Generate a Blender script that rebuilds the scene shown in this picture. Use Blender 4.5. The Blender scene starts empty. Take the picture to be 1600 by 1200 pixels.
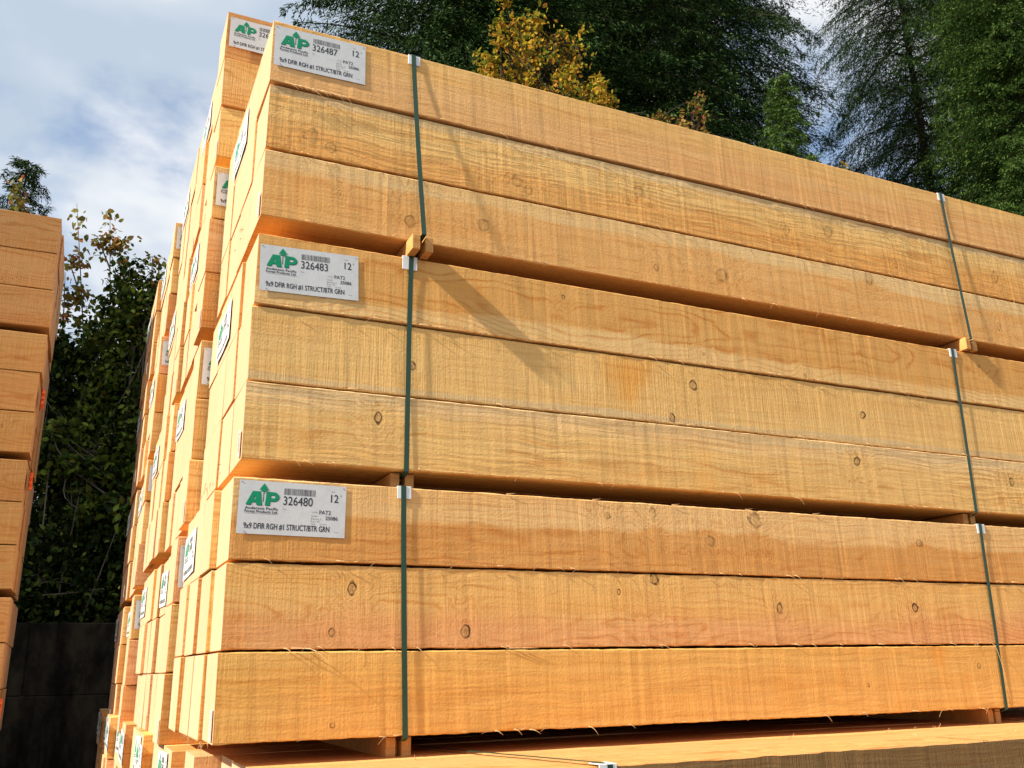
import bpy, math, random
import numpy as np
from mathutils import Vector, Matrix

# ------------------------------------------------------------------ camera, world, sun, exposure
scene = bpy.context.scene
CAM_F, CAM_PITCH, CAM_ROLL, CAM_YAW = 1446.03, 0.2985, -0.0177, 0.4326
CAM_POS = Vector((-0.3524, -2.5511, 0.1725))
_f = Vector((math.sin(CAM_YAW)*math.cos(CAM_PITCH), math.cos(CAM_YAW)*math.cos(CAM_PITCH), math.sin(CAM_PITCH)))
_r = Vector((math.cos(CAM_YAW), -math.sin(CAM_YAW), 0)); _u = _r.cross(_f)
CR = math.cos(CAM_ROLL)*_r + math.sin(CAM_ROLL)*_u
CU = -math.sin(CAM_ROLL)*_r + math.cos(CAM_ROLL)*_u
CF = _f
cam_data = bpy.data.cameras.new('camera')
cam = bpy.data.objects.new('camera', cam_data)
scene.collection.objects.link(cam)
cam_data.sensor_width = 36.0
cam_data.lens = 36.0*CAM_F/1600.0
cam_data.clip_start = 0.05
cam_data.clip_end = 2000
M = Matrix.Identity(4)
for i in range(3):
    M[i][0] = CR[i]; M[i][1] = CU[i]; M[i][2] = -CF[i]; M[i][3] = CAM_POS[i]
cam.matrix_world = M
scene.camera = cam

SUN_AZ, SUN_EL = math.radians(7.8), math.radians(37)     # sun stands to the left, a little towards the viewer
SUN_DIR = Vector((-math.cos(SUN_AZ)*math.cos(SUN_EL), -math.sin(SUN_AZ)*math.cos(SUN_EL), math.sin(SUN_EL)))
sun_data = bpy.data.lights.new('sun', 'SUN')
sun_data.energy = 5.0
sun_data.angle = math.radians(1.5)
sun_data.color = (1.0, 0.93, 0.80)
sun = bpy.data.objects.new('sun', sun_data)
scene.collection.objects.link(sun)
sun.rotation_euler = (-SUN_DIR).to_track_quat('-Z', 'Y').to_euler()
scene.view_settings.view_transform = 'Standard'
scene.view_settings.look = 'None'
scene.view_settings.exposure = 0.97
scene.view_settings.gamma = 1.0


class NT:
    """small helper to write node trees as expressions"""
    def __init__(self, tree):
        self.t = tree; self.n = tree.nodes; self.l = tree.links
    def put(self, sock, v):
        if v is None: return
        if isinstance(v, bpy.types.NodeSocket): self.l.new(v, sock)
        else: sock.default_value = v
    def m(self, op, a, b=None, c=None, clamp=False):
        n = self.n.new('ShaderNodeMath'); n.operation = op; n.use_clamp = clamp
        self.put(n.inputs[0], a); self.put(n.inputs[1], b); self.put(n.inputs[2], c)
        return n.outputs[0]
    def vm(self, op, a, b=None, scale=None):
        n = self.n.new('ShaderNodeVectorMath'); n.operation = op
        self.put(n.inputs[0], a)
        if b is not None: self.put(n.inputs[1], b)
        if scale is not None: self.put(n.inputs['Scale'], scale)
        return n.outputs['Value'] if op in ('LENGTH', 'DISTANCE', 'DOT_PRODUCT') else n.outputs['Vector']
    def sep(self, v):
        n = self.n.new('ShaderNodeSeparateXYZ'); self.put(n.inputs[0], v); return n.outputs
    def comb(self, x, y, z):
        n = self.n.new('ShaderNodeCombineXYZ')
        self.put(n.inputs[0], x); self.put(n.inputs[1], y); self.put(n.inputs[2], z); return n.outputs[0]
    def noise(self, vec, scale=1.0, detail=2.0, rough=0.5, dist=0.0):
        n = self.n.new('ShaderNodeTexNoise'); self.put(n.inputs['Vector'], vec)
        n.inputs['Scale'].default_value = scale; n.inputs['Detail'].default_value = detail
        n.inputs['Roughness'].default_value = rough; n.inputs['Distortion'].default_value = dist
        return n.outputs['Fac']
    def mix(self, fac, a, b, blend='MIX'):
        n = self.n.new('ShaderNodeMix'); n.data_type = 'RGBA'; n.blend_type = blend; n.clamp_factor = True
        self.put(n.inputs[0], fac)
        self.put(n.inputs[6], a if isinstance(a, bpy.types.NodeSocket) else tuple(a)[:3]+(1,))
        self.put(n.inputs[7], b if isinstance(b, bpy.types.NodeSocket) else tuple(b)[:3]+(1,))
        return n.outputs[2]
    def step(self, v, lo, hi, a=0.0, b=1.0):
        n = self.n.new('ShaderNodeMapRange'); n.interpolation_type = 'SMOOTHSTEP'
        self.put(n.inputs[0], v); n.inputs[1].default_value = lo; n.inputs[2].default_value = hi
        n.inputs[3].default_value = a; n.inputs[4].default_value = b
        return n.outputs[0]
    def gray(self, v):
        return self.comb(v, v, v)


world = bpy.data.worlds.new('World')
scene.world = world
world.use_nodes = True
wt = NT(world.node_tree)
wt.n.clear()
out = wt.n.new('ShaderNodeOutputWorld')
sky = wt.n.new('ShaderNodeTexSky')
sky.sky_type = 'NISHITA'; sky.sun_disc = False
sky.sun_elevation = SUN_EL
sky.sun_rotation = math.atan2(SUN_DIR.x, SUN_DIR.y)
sky.air_density = 1.0; sky.dust_density = 0.6; sky.ozone_density = 1.5
tc = wt.n.new('ShaderNodeTexCoord')
sx, sy, sz = wt.sep(tc.outputs['Generated'])
den = wt.m('ADD', wt.m('MAXIMUM', sz, 0.0), 0.22)
pv = wt.comb(wt.m('DIVIDE', sx, den), wt.m('DIVIDE', sy, den), 3.1)
c1 = wt.noise(pv, 1.7, 6.0, 0.56, 0.3)
c2 = wt.noise(wt.vm('ADD', pv, (7.3, 2.2, 0)), 2.6, 4.0, 0.5)
cov = wt.step(wt.m('ADD', wt.m('MULTIPLY', c1, 0.8), wt.m('MULTIPLY', c2, 0.2)), 0.35, 0.50)
ccol = wt.mix(wt.step(c2, 0.38, 0.62), (0.29, 0.34, 0.40), (0.52, 0.525, 0.53))
bg1 = wt.n.new('ShaderNodeBackground'); wt.l.new(sky.outputs[0], bg1.inputs[0]); bg1.inputs[1].default_value = 0.105
bg2 = wt.n.new('ShaderNodeBackground'); wt.l.new(ccol, bg2.inputs[0]); bg2.inputs[1].default_value = 1.0
mx = wt.n.new('ShaderNodeMixShader')
wt.l.new(wt.m('MULTIPLY', cov, 0.95), mx.inputs[0]); wt.l.new(bg1.outputs[0], mx.inputs[1]); wt.l.new(bg2.outputs[0], mx.inputs[2])
wt.l.new(mx.outputs[0], out.inputs[0])

# ------------------------------------------------------------------ helpers
COL = scene.collection
rnd = random.Random(5)


class MB:
    def __init__(self):
        self.v = []; self.f = []; self.mi = []
    def add(self, vs, fs, mi=0):
        o = len(self.v); self.v += [tuple(p) for p in vs]
        for f in fs:
            self.f.append(tuple(i+o for i in f)); self.mi.append(mi)
    def box(self, a, b, mi=0):
        x0, y0, z0 = a; x1, y1, z1 = b
        vs = [(x0, y0, z0), (x1, y0, z0), (x1, y1, z0), (x0, y1, z0), (x0, y0, z1), (x1, y0, z1), (x1, y1, z1), (x0, y1, z1)]
        self.add(vs, [(0, 3, 2, 1), (4, 5, 6, 7), (0, 1, 5, 4), (1, 2, 6, 5), (2, 3, 7, 6), (3, 0, 4, 7)], mi)
    def bbox(self, a, b, r, mi=0):
        """box with chamfered edges"""
        x0, y0, z0 = a; x1, y1, z1 = b; vs = []
        for x, i in ((x0, r), (x0+r, 0), (x1-r, 0), (x1, r)):
            for (y, z) in ((y0+i, z0+r), (y0+r, z0+i), (y1-r, z0+i), (y1-i, z0+r), (y1-i, z1-r), (y1-r, z1-i), (y0+r, z1-i), (y0+i, z1-r)):
                vs.append((x, y, z))
        fs = [tuple(range(7, -1, -1)), tuple(range(24, 32))]
        for k in range(3):
            for j in range(8):
                fs.append((k*8+j, k*8+(j+1) % 8, k*8+8+(j+1) % 8, k*8+8+j))
        self.add(vs, fs, mi)
    def tube(self, pts, rad, n=6, mi=0):
        pts = [Vector(p) for p in pts]; rings = []
        for i, p in enumerate(pts):
            d = (pts[min(i+1, len(pts)-1)]-pts[max(i-1, 0)]).normalized()
            a = d.orthogonal().normalized(); b = d.cross(a)
            r = rad[i] if isinstance(rad, (list, tuple)) else rad
            rings.append([p+(a*math.cos(2*math.pi*k/n)+b*math.sin(2*math.pi*k/n))*r for k in range(n)])
        vs = [v for ring in rings for v in ring]; fs = []
        for i in range(len(pts)-1):
            for k in range(n):
                fs.append((i*n+k, i*n+(k+1) % n, (i+1)*n+(k+1) % n, (i+1)*n+k))
        fs.append(tuple(range(n-1, -1, -1))); fs.append(tuple(range((len(pts)-1)*n, len(pts)*n)))
        self.add(vs, fs, mi)
    def ribbon(self, pts, side, up, w, t, mi=0):
        """flat band along pts; side = width direction, up = list of thickness directions"""
        vs = []; side = Vector(side).normalized()
        for p, u in zip(pts, up):
            p = Vector(p); u = Vector(u).normalized()
            ww = w if not isinstance(w, (list, tuple)) else w[len(vs)//4]
            vs += [p-side*ww/2, p+side*ww/2, p+side*ww/2+u*t, p-side*ww/2+u*t]
        n = len(pts); fs = []
        for i in range(n-1):
            for k in range(4):
                fs.append((i*4+k, i*4+(k+1) % 4, i*4+4+(k+1) % 4, i*4+4+k))
        fs += [(3, 2, 1, 0), ((n-1)*4, (n-1)*4+1, (n-1)*4+2, (n-1)*4+3)]
        self.add(vs, fs, mi)
    def mesh(self, name, mats, smooth=False):
        me = bpy.data.meshes.new(name)
        me.from_pydata(self.v, [], self.f)
        for m in mats: me.materials.append(m)
        if any(self.mi): me.polygons.foreach_set('material_index', self.mi)
        if smooth: me.polygons.foreach_set('use_smooth', [True]*len(self.f))
        me.update()
        return me


def obj(name, me, parent=None, loc=(0, 0, 0)):
    o = bpy.data.objects.new(name, me); COL.objects.link(o)
    o.location = loc
    if parent is not None: o.parent = parent
    return o


def tag(o, label=None, cat=None, group=None, kind=None):
    if label: o['label'] = label
    if cat: o['category'] = cat
    if group: o['group'] = group
    if kind: o['kind'] = kind
    return o


def empty(name, loc=(0, 0, 0)):
    return obj(name, None, None, loc)


def big_mesh(name, V, F, mats, smooth=False):
    """V: (n,3) array, F: (m,k) array of faces all with k corners"""
    me = bpy.data.meshes.new(name)
    n, (m, k) = len(V), F.shape
    me.vertices.add(n); me.vertices.foreach_set('co', np.asarray(V, dtype=np.float32).ravel())
    me.loops.add(m*k); me.loops.foreach_set('vertex_index', F.astype(np.int32).ravel())
    me.polygons.add(m); me.polygons.foreach_set('loop_start', np.arange(0, m*k, k, dtype=np.int32))
    me.polygons.foreach_set('loop_total', np.full(m, k, dtype=np.int32))
    for mt in mats: me.materials.append(mt)
    me.update(); me.validate()
    return me


def at(px, py, Y):
    """point seen at photo pixel (px, py) on the vertical plane y = Y"""
    d = CF + CR*((px-800)/CAM_F) + CU*((600-py)/CAM_F)
    return CAM_POS + d*((Y-CAM_POS.y)/d.y)


def mat_simple(name, col, rough=0.6, spec=0.3, bump=None):
    m = bpy.data.materials.new(name); m.use_nodes = True
    t = NT(m.node_tree); b = t.n['Principled BSDF']
    b.inputs['Roughness'].default_value = rough
    b.inputs['Specular IOR Level'].default_value = spec
    tcn = t.n.new('ShaderNodeTexCoord')
    nz = t.noise(tcn.outputs['Object'], bump[0] if bump else 30, 3, 0.6)
    c = t.mix(nz, [x*0.86 for x in col], [min(x*1.12, 1) for x in col])
    t.l.new(c, b.inputs['Base Color'])
    if bump:
        bn = t.n.new('ShaderNodeBump'); bn.inputs['Strength'].default_value = bump[1]; bn.inputs['Distance'].default_value = bump[2]
        t.l.new(nz, bn.inputs['Height']); t.l.new(bn.outputs[0], b.inputs['Normal'])
    return m


# ------------------------------------------------------------------ timber materials
def side_material(name, ca=None, cb=None, split=0.0, soft=0.02, knots=None, kdark=1.0, pith=(0.02, 0.0),
                  wave=0.02, saw=1.0, hor=0.5, chatter=0.4, stain=0.3, seed=0.0, contrast=1.0, strip=None):
    """rough-sawn fir. ca above the split height, cb below; knots = (x, z, rx, rz) in the timber's own space"""
    m = bpy.data.materials.new(name); m.use_nodes = True
    t = NT(m.node_tree); b = t.n['Principled BSDF']
    tcn = t.n.new('ShaderNodeTexCoord'); P = tcn.outputs['Object']
    x, y, z = t.sep(P)
    generic = ca is None
    if generic:
        oi = t.n.new('ShaderNodeObjectInfo')
        off = t.m('MULTIPLY', oi.outputs['Random'], 37.0)
        N = t.vm('ADD', P, t.comb(off, t.m('MULTIPLY', off, 1.7), t.m('MULTIPLY', off, 2.3)))
        pz = t.m('MULTIPLY', t.m('SUBTRACT', oi.outputs['Random'], 0.5), 0.12)
        ocol = oi.outputs['Color']
        ca_s = ocol; cb_s = t.mix(0.5, t.mix(1.0, ocol, (0.97, 0.86, 0.74), 'MULTIPLY'), ocol)
    else:
        N = t.vm('ADD', P, (seed*3.1, seed*1.3, seed*5.7)); pz = pith[1]
        ca_s, cb_s = ca, cb
    nx, ny, nz_ = t.sep(N)
    # knots
    if generic:
        vo = t.n.new('ShaderNodeTexVoronoi'); vo.feature = 'F1'; vo.voronoi_dimensions = '2D'
        t.l.new(t.comb(t.m('MULTIPLY', nx, 1.7), t.m('MULTIPLY', nz_, 2.6), 0), vo.inputs['Vector'])
        vo.inputs['Scale'].default_value = 1.0
        D = t.m('DIVIDE', vo.outputs['Distance'], 0.022)
    else:
        D = 50.0
        for (kx, kz, rx, rz) in knots or []:
            d = t.vm('LENGTH', t.vm('MULTIPLY', t.vm('SUBTRACT', P, (kx, 0, kz)), (1/rx, 0, 1/rz)))
            D = d if D == 50.0 else t.m('MINIMUM', D, d)
        if D == 50.0: D = t.m('ADD', x, 50.0)
    wob = t.noise(N, 22.0, 2.0, 0.6)
    D = t.m('MULTIPLY', D, t.m('ADD', t.m('MULTIPLY', wob, 1.5), 0.25))
    near = t.m('EXPONENT', t.m('MULTIPLY', t.m('MULTIPLY', D, D), -0.05))
    # growth rings: distance from a wandering pith, pushed aside around knots
    low = t.noise(t.vm('MULTIPLY', N, (1.1, 3.0, 3.0)), 1.0, 3.0, 0.5)
    low2 = t.noise(t.vm('MULTIPLY', N, (4.0, 9.0, 9.0)), 1.0, 2.0, 0.5)
    cy = t.m('SUBTRACT', y, pith[0]); cz = t.m('SUBTRACT', z, pz)
    r = t.m('SQRT', t.m('ADD', t.m('MULTIPLY', cy, cy), t.m('MULTIPLY', cz, cz)))
    r = t.m('ADD', r, t.m('MULTIPLY', t.m('SUBTRACT', low, 0.5), wave*4.0))
    r = t.m('ADD', r, t.m('MULTIPLY', t.m('SUBTRACT', low2, 0.5), 0.012))
    r = t.m('ADD', r, t.m('MULTIPLY', near, 0.045))
    ph = t.m('MULTIPLY', r, 2*math.pi/0.0105)
    ring = t.m('ADD', t.m('MULTIPLY', t.m('SINE', ph), 0.5), 0.5)
    ring = t.m('POWER', ring, 5.0)
    ringn = t.noise(t.vm('MULTIPLY', N, (3.0, 30.0, 30.0)), 1.0, 2.0, 0.5)
    ring = t.m('MULTIPLY', ring, t.step(ringn, 0.25, 0.75))
    # colour: heartwood / sapwood boundary follows the grain
    zz = t.m('ADD', z, t.m('MULTIPLY', t.m('SUBTRACT', low, 0.5), 0.10))
    zz = t.m('ADD', zz, t.m('MULTIPLY', t.m('SUBTRACT', low2, 0.5), 0.02))
    zz = t.m('ADD', zz, t.m('MULTIPLY', near, -0.025))
    if generic: zz = t.m('ADD', zz, t.m('MULTIPLY', t.m('SUBTRACT', oi.outputs['Random'], 0.5), 0.25))
    col = t.mix(t.step(zz, split-soft, split+soft), cb_s, ca_s)
    if strip:      # pale or grey sapwood strip along one edge: (z0, z1, colour)
        e = t.m('ADD', z, t.m('MULTIPLY', t.m('SUBTRACT', low, 0.5), 0.06))
        e = t.m('ADD', e, t.m('MULTIPLY', t.m('SUBTRACT', low2, 0.5), 0.012))
        f = t.step(e, strip[0]-0.003, strip[0]+0.003) if strip[1] > strip[0] else t.step(e, strip[0]-0.003, strip[0]+0.003, 1.0, 0.0)
        col = t.mix(t.m('MULTIPLY', f, 0.75), col, strip[2])
    band = t.noise(t.vm('MULTIPLY', N, (0.7, 14.0, 14.0)), 1.0, 3.0, 0.55)
    col = t.mix(t.step(band, 0.35, 0.72, 0.0, 0.5), col, t.mix(1.0, col, (0.93, 0.78, 0.58), 'MULTIPLY'))
    blot = t.noise(t.vm('MULTIPLY', N, (2.2, 3.0, 4.0)), 1.0, 3.0, 0.6)
    col = t.mix(t.step(blot, 0.3, 0.75, 0.0, 0.35), col, t.mix(1.0, col, (1.08, 1.10, 1.02), 'MULTIPLY'))
    st = t.noise(t.vm('MULTIPLY', t.vm('ADD', N, (3.3, 0, 0)), (4.5, 1.0, 2.2)), 1.0, 2.0, 0.45)
    col = t.mix(t.m('MULTIPLY', t.step(st, 0.62, 0.78), stain), col, t.mix(1.0, col, (1.0, 0.72, 0.34), 'MULTIPLY'))
    col = t.mix(t.m('MULTIPLY', ring, 0.85*contrast), col, t.mix(1.0, col, (0.80, 0.56, 0.36), 'MULTIPLY'))
    fine = t.noise(t.vm('ADD', t.vm('MULTIPLY', N, (1.6, 150.0, 150.0)), t.comb(0.0, 0.0, t.m('MULTIPLY', t.m('ADD', low, near), 12.0))), 1.0, 1.0, 0.5)
    col = t.mix(t.step(fine, 0.56, 0.68, 0.0, 0.32), col, t.mix(1.0, col, (0.80, 0.62, 0.42), 'MULTIPLY'))
    # saw marks
    vfine = t.noise(t.vm('MULTIPLY', N, (190.0, 5.0, 5.0)), 1.0, 2.0, 0.6)
    hfine = t.noise(t.vm('ADD', t.vm('MULTIPLY', N, (6.0, 95.0, 95.0)), t.comb(0.0, 0.0, t.m('MULTIPLY', low2, 4.0))), 1.0, 2.0, 0.5)
    chat = t.noise(t.vm('MULTIPLY', N, (48.0, 1.0, 1.0)), 1.0, 3.0, 0.7)
    grit = t.noise(t.vm('MULTIPLY', N, (120.0, 150.0, 150.0)), 1.0, 2.0, 0.6)
    area = t.noise(t.vm('MULTIPLY', N, (1.6, 2.0, 6.0)), 1.0, 2.0, 0.5)
    vs_ = t.m('MULTIPLY', t.m('SUBTRACT', t.step(vfine, 0.36, 0.64), 0.5), t.step(area, 0.3, 0.6, 0.10, 0.42))
    h = t.m('MULTIPLY', vs_, saw)
    h = t.m('ADD', h, t.m('MULTIPLY', t.m('SUBTRACT', t.step(hfine, 0.34, 0.66), 0.5), t.m('MULTIPLY', t.step(area, 0.42, 0.62, 1.0, 0.45), hor*0.55)))
    lines = t.step(chat, 0.60, 0.70)
    h = t.m('ADD', h, t.m('MULTIPLY', lines, chatter*0.35))
    h = t.m('ADD', h, t.m('MULTIPLY', t.m('SUBTRACT', grit, 0.5), 0.9))
    h = t.m('ADD', h, t.m('MULTIPLY', ring, -0.10))
    fib = t.m('ADD', t.m('MULTIPLY', h, 0.36), 0.03)
    col = t.mix(1.0, col, t.gray(t.m('ADD', fib, 1.0)), 'MULTIPLY')
    # torn fibres: small pale flecks
    fl = t.noise(t.vm('MULTIPLY', N, (60.0, 150.0, 150.0)), 1.0, 2.0, 0.5)
    col = t.mix(t.step(fl, 0.70, 0.80, 0.0, 0.35), col, (0.80, 0.62, 0.38))
    # knots: a dark bark ring round a brown, ringed core
    kr = t.m('MULTIPLY', t.step(D, 0.66, 0.86), t.step(D, 1.05, 1.28, 1.0, 0.0))
    core = t.step(D, 0.75, 1.1, 1.0, 0.0)
    crack = t.step(t.noise(t.vm('MULTIPLY', N, (260.0, 60, 90)), 1.0, 2.0, 0.5), 0.5, 0.62)
    col = t.mix(t.m('MULTIPLY', core, 0.45*kdark), col, (0.46, 0.25, 0.09))
    col = t.mix(t.m('MULTIPLY', t.m('MULTIPLY', core, crack), 0.5*kdark), col, (0.16, 0.07, 0.02))
    if not generic:
        krn = t.step(t.noise(t.vm('MULTIPLY', N, (40.0, 40, 40)), 1.0, 1.0, 0.5), 0.35, 0.6, 0.35, 1.0)
        col = t.mix(t.m('MULTIPLY', t.m('MULTIPLY', kr, krn), 0.97*kdark), col, (0.075, 0.032, 0.012))
    else:
        col = t.mix(t.m('MULTIPLY', kr, 0.6), col, (0.15, 0.07, 0.02))
    t.l.new(col, b.inputs['Base Color'])
    b.inputs['Roughness'].default_value = 0.82
    b.inputs['Specular IOR Level'].default_value = 0.18
    bn = t.n.new('ShaderNodeBump'); bn.inputs['Strength'].default_value = 0.5; bn.inputs['Distance'].default_value = 0.0016
    hk = t.m('ADD', h, t.m('MULTIPLY', t.m('SINE', t.m('MULTIPLY', D, 3.0)), t.m('MULTIPLY', near, 0.12)))
    t.l.new(hk, bn.inputs['Height']); t.l.new(bn.outputs[0], b.inputs['Normal'])
    return m


def end_material():
    m = bpy.data.materials.new('fir_end_grain'); m.use_nodes = True
    t = NT(m.node_tree); b = t.n['Principled BSDF']
    tcn = t.n.new('ShaderNodeTexCoord'); P = tcn.outputs['Object']
    oi = t.n.new('ShaderNodeObjectInfo'); rr = oi.outputs['Random']
    off = t.m('MULTIPLY', rr, 53.0)
    N = t.vm('ADD', P, t.comb(0.0, off, t.m('MULTIPLY', off, 1.3)))
    x, y, z = t.sep(P)
    cy = t.m('ADD', y, t.m('MULTIPLY', t.m('SUBTRACT', rr, 0.5), 0.16))
    cz = t.m('ADD', z, t.m('MULTIPLY', t.m('SUBTRACT', t.m('FRACT', t.m('MULTIPLY', rr, 7.0)), 0.5), 0.16))
    r = t.m('SQRT', t.m('ADD', t.m('MULTIPLY', cy, cy), t.m('MULTIPLY', cz, cz)))
    r = t.m('ADD', r, t.m('MULTIPLY', t.noise(N, 9.0, 2, 0.5), 0.02))
    ring = t.m('ADD', t.m('MULTIPLY', t.m('SINE', t.m('MULTIPLY', r, 2*math.pi/0.0065)), 0.5), 0.5)
    tint = t.step(t.m('FRACT', t.m('MULTIPLY', rr, 13.0)), 0.0, 1.0)
    base = t.mix(tint, (0.57, 0.375, 0.225), (0.61, 0.415, 0.25))
    blot = t.noise(t.vm('MULTIPLY', N, (1, 9.0, 2.0)), 1.0, 3.0, 0.6)
    base = t.mix(t.step(blot, 0.35, 0.7, 0.0, 0.6), base, (0.60, 0.36, 0.205))
    base = t.mix(t.m('MULTIPLY', ring, 0.45), base, (0.44, 0.23, 0.10))
    sawv = t.noise(t.vm('MULTIPLY', N, (1.0, 8.0, 190.0)), 1.0, 2.0, 0.6)
    base = t.mix(1.0, base, t.gray(t.m('ADD', t.m('MULTIPLY', sawv, 0.16), 0.92)), 'MULTIPLY')
    ck = t.noise(t.vm('MULTIPLY', N, (1.0, 70.0, 5.0)), 1.0, 2.0, 0.5)
    base = t.mix(t.step(ck, 0.70, 0.76, 0.0, 0.6), base, (0.25, 0.11, 0.04))
    edge = t.m('MAXIMUM', t.m('ABSOLUTE', y), t.m('ABSOLUTE', z))
    base = t.mix(t.step(edge, 0.108, 0.113, 0.0, 0.35), base, (0.30, 0.14, 0.05))
    t.l.new(base, b.inputs['Base Color'])
    b.inputs['Roughness'].default_value = 0.85; b.inputs['Specular IOR Level'].default_value = 0.15
    bn = t.n.new('ShaderNodeBump'); bn.inputs['Strength'].default_value = 0.3; bn.inputs['Distance'].default_value = 0.001
    t.l.new(sawv, bn.inputs['Height']); t.l.new(bn.outputs[0], b.inputs['Normal'])
    return m


M_END = end_material()
M_GEN = side_material('fir_side')
YEL = (0.75, 0.46, 0.17); ORA = (0.70, 0.365, 0.115); PINK = (0.73, 0.41, 0.20); PALE = (0.76, 0.50, 0.23); GREYP = (0.64, 0.45, 0.235)
BRN = (0.50, 0.225, 0.072)
TL = 4.0      # timber length


def K(lst, zc, x0, s=0.0029):
    """photo knots (world x, world z, radius) to the timber's own space"""
    rg = random.Random(int(zc*1000))
    return [(kx-x0-TL/2, kz-zc, r*s*rg.uniform(0.62, 1.0), r*s*rg.uniform(0.85, 1.15)) for kx, kz, r in lst]


# row centres of the nearest stack (z) and where each timber starts (x)
H1 = 0.2286; G1, G2 = 0.0453, 0.0536
BZ = [0.0, 3*H1+G1, 6*H1+G1+G2]       # bottoms of the three bundles C, B, A
front = {   # (bundle, row from the top): x start, y offset, material settings
    ('A', 0): (0.013, -0.005, dict(ca=(0.75, 0.45, 0.165), cb=(0.73, 0.405, 0.165), split=0.03, soft=0.07, kdark=0.3, knots=[(2.1, 1.96, 1.5), (0.80, 2.03, 1.2)], saw=0.35, hor=0.6, wave=0.012, pith=(0.06, -0.02), seed=1, contrast=0.35, stain=0.2)),
    ('A', 1): (0.017, 0.000, dict(ca=YEL, cb=(0.72, 0.37, 0.115), split=-0.02, soft=0.05, kdark=0.45, knots=[(0.153, 1.772, 9), (0.215, 1.745, 6), (0.859, 1.768, 8), (0.90, 1.74, 6), (1.349, 1.83, 8), (1.30, 1.78, 5), (2.244, 1.841, 8), (2.029, 1.803, 6), (2.6, 1.76, 5), (3.2, 1.80, 8)], saw=0.8, hor=1.3, wave=0.010, pith=(0.05, 0.0), seed=2, contrast=0.75, strip=(0.078, 1, GREYP))),
    ('A', 2): (0.015, 0.0, dict(ca=PALE, cb=(0.73, 0.395, 0.14), split=0.06, soft=0.015, kdark=0.5, knots=[(0.477, 1.538, 6), (0.731, 1.573, 8), (1.69, 1.557, 9), (2.436, 1.672, 8), (3.165, 1.565, 6), (1.404, 1.54, 4), (0.25, 1.59, 2)], saw=0.25, hor=0.4, wave=0.024, pith=(0.03, -0.02), seed=3, contrast=0.55)),
    ('B', 0): (0.014, 0.0, dict(ca=(0.67, 0.355, 0.11), cb=(0.76, 0.48, 0.20), split=-0.055, soft=0.012, kdark=1.0, knots=[(1.582, 1.234, 2.5), (1.021, 1.366, 3), (2.039, 1.206, 2.5), (3.0, 1.36, 3)], saw=0.3, hor=0.15, wave=0.045, pith=(0.02, 0.03), seed=4, contrast=1.0)),
    ('B', 1): (0.010, 0.004, dict(ca=YEL, cb=YEL, kdark=1.0, knots=[(0.493, 1.059, 6), (1.527, 1.114, 6), (1.429, 0.986, 4.5), (2.303, 1.08, 4)], saw=1.1, hor=0.3, chatter=1.1, wave=0.01, pith=(0.1, 0.0), seed=5, contrast=0.25, stain=0.7, strip=(-0.085, -1, GREYP))),
    ('B', 2): (0.009, -0.003, dict(ca=PALE, cb=YEL, split=0.05, soft=0.02, kdark=0.9, knots=[(0.391, 0.888, 5.5), (2.239, 0.89, 6), (3.069, 0.869, 6)], saw=0.2, hor=1.15, chatter=0.1, wave=0.012, pith=(0.04, -0.05), seed=6, contrast=0.8, strip=(0.083, 1, GREYP))),
    ('C', 0): (-0.007, 0.0, dict(ca=(0.76, 0.47, 0.20), cb=(0.65, 0.325, 0.10), split=0.012, soft=0.010, kdark=0.55, knots=[(1.324, 0.649, 6), (1.741, 0.645, 8), (1.15, 0.636, 4), (1.545, 0.57, 6), (2.5, 0.6, 5)], saw=0.55, hor=0.5, wave=0.03, pith=(0.03, -0.03), seed=7, contrast=0.7)),
    ('C', 1): (-0.008, 0.003, dict(ca=(0.73, 0.425, 0.145), cb=(0.69, 0.35, 0.14), split=-0.02, soft=0.05, kdark=1.0, knots=[(0.329, 0.391, 5), (0.278, 0.275, 4), (0.666, 0.275, 4.5), (1.315, 0.442, 6), (1.813, 0.352, 5.5), (2.437, 0.36, 5), (1.183, 0.396, 2.5)], saw=0.5, hor=0.5, wave=0.05, pith=(0.0, -0.03), seed=8, contrast=0.75)),
    ('C', 2): (-0.012, 0.0, dict(ca=(0.70, 0.395, 0.115), cb=(0.68, 0.37, 0.105), split=0.0, soft=0.08, kdark=0.6, knots=[(2.717, 0.155, 4), (2.163, 0.099, 2.5), (0.29, 0.04, 2.5)], saw=0.45, hor=0.7, chatter=0.15, wave=0.01, pith=(0.08, -0.02), seed=9, contrast=0.35, stain=0.8)),
}


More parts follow.
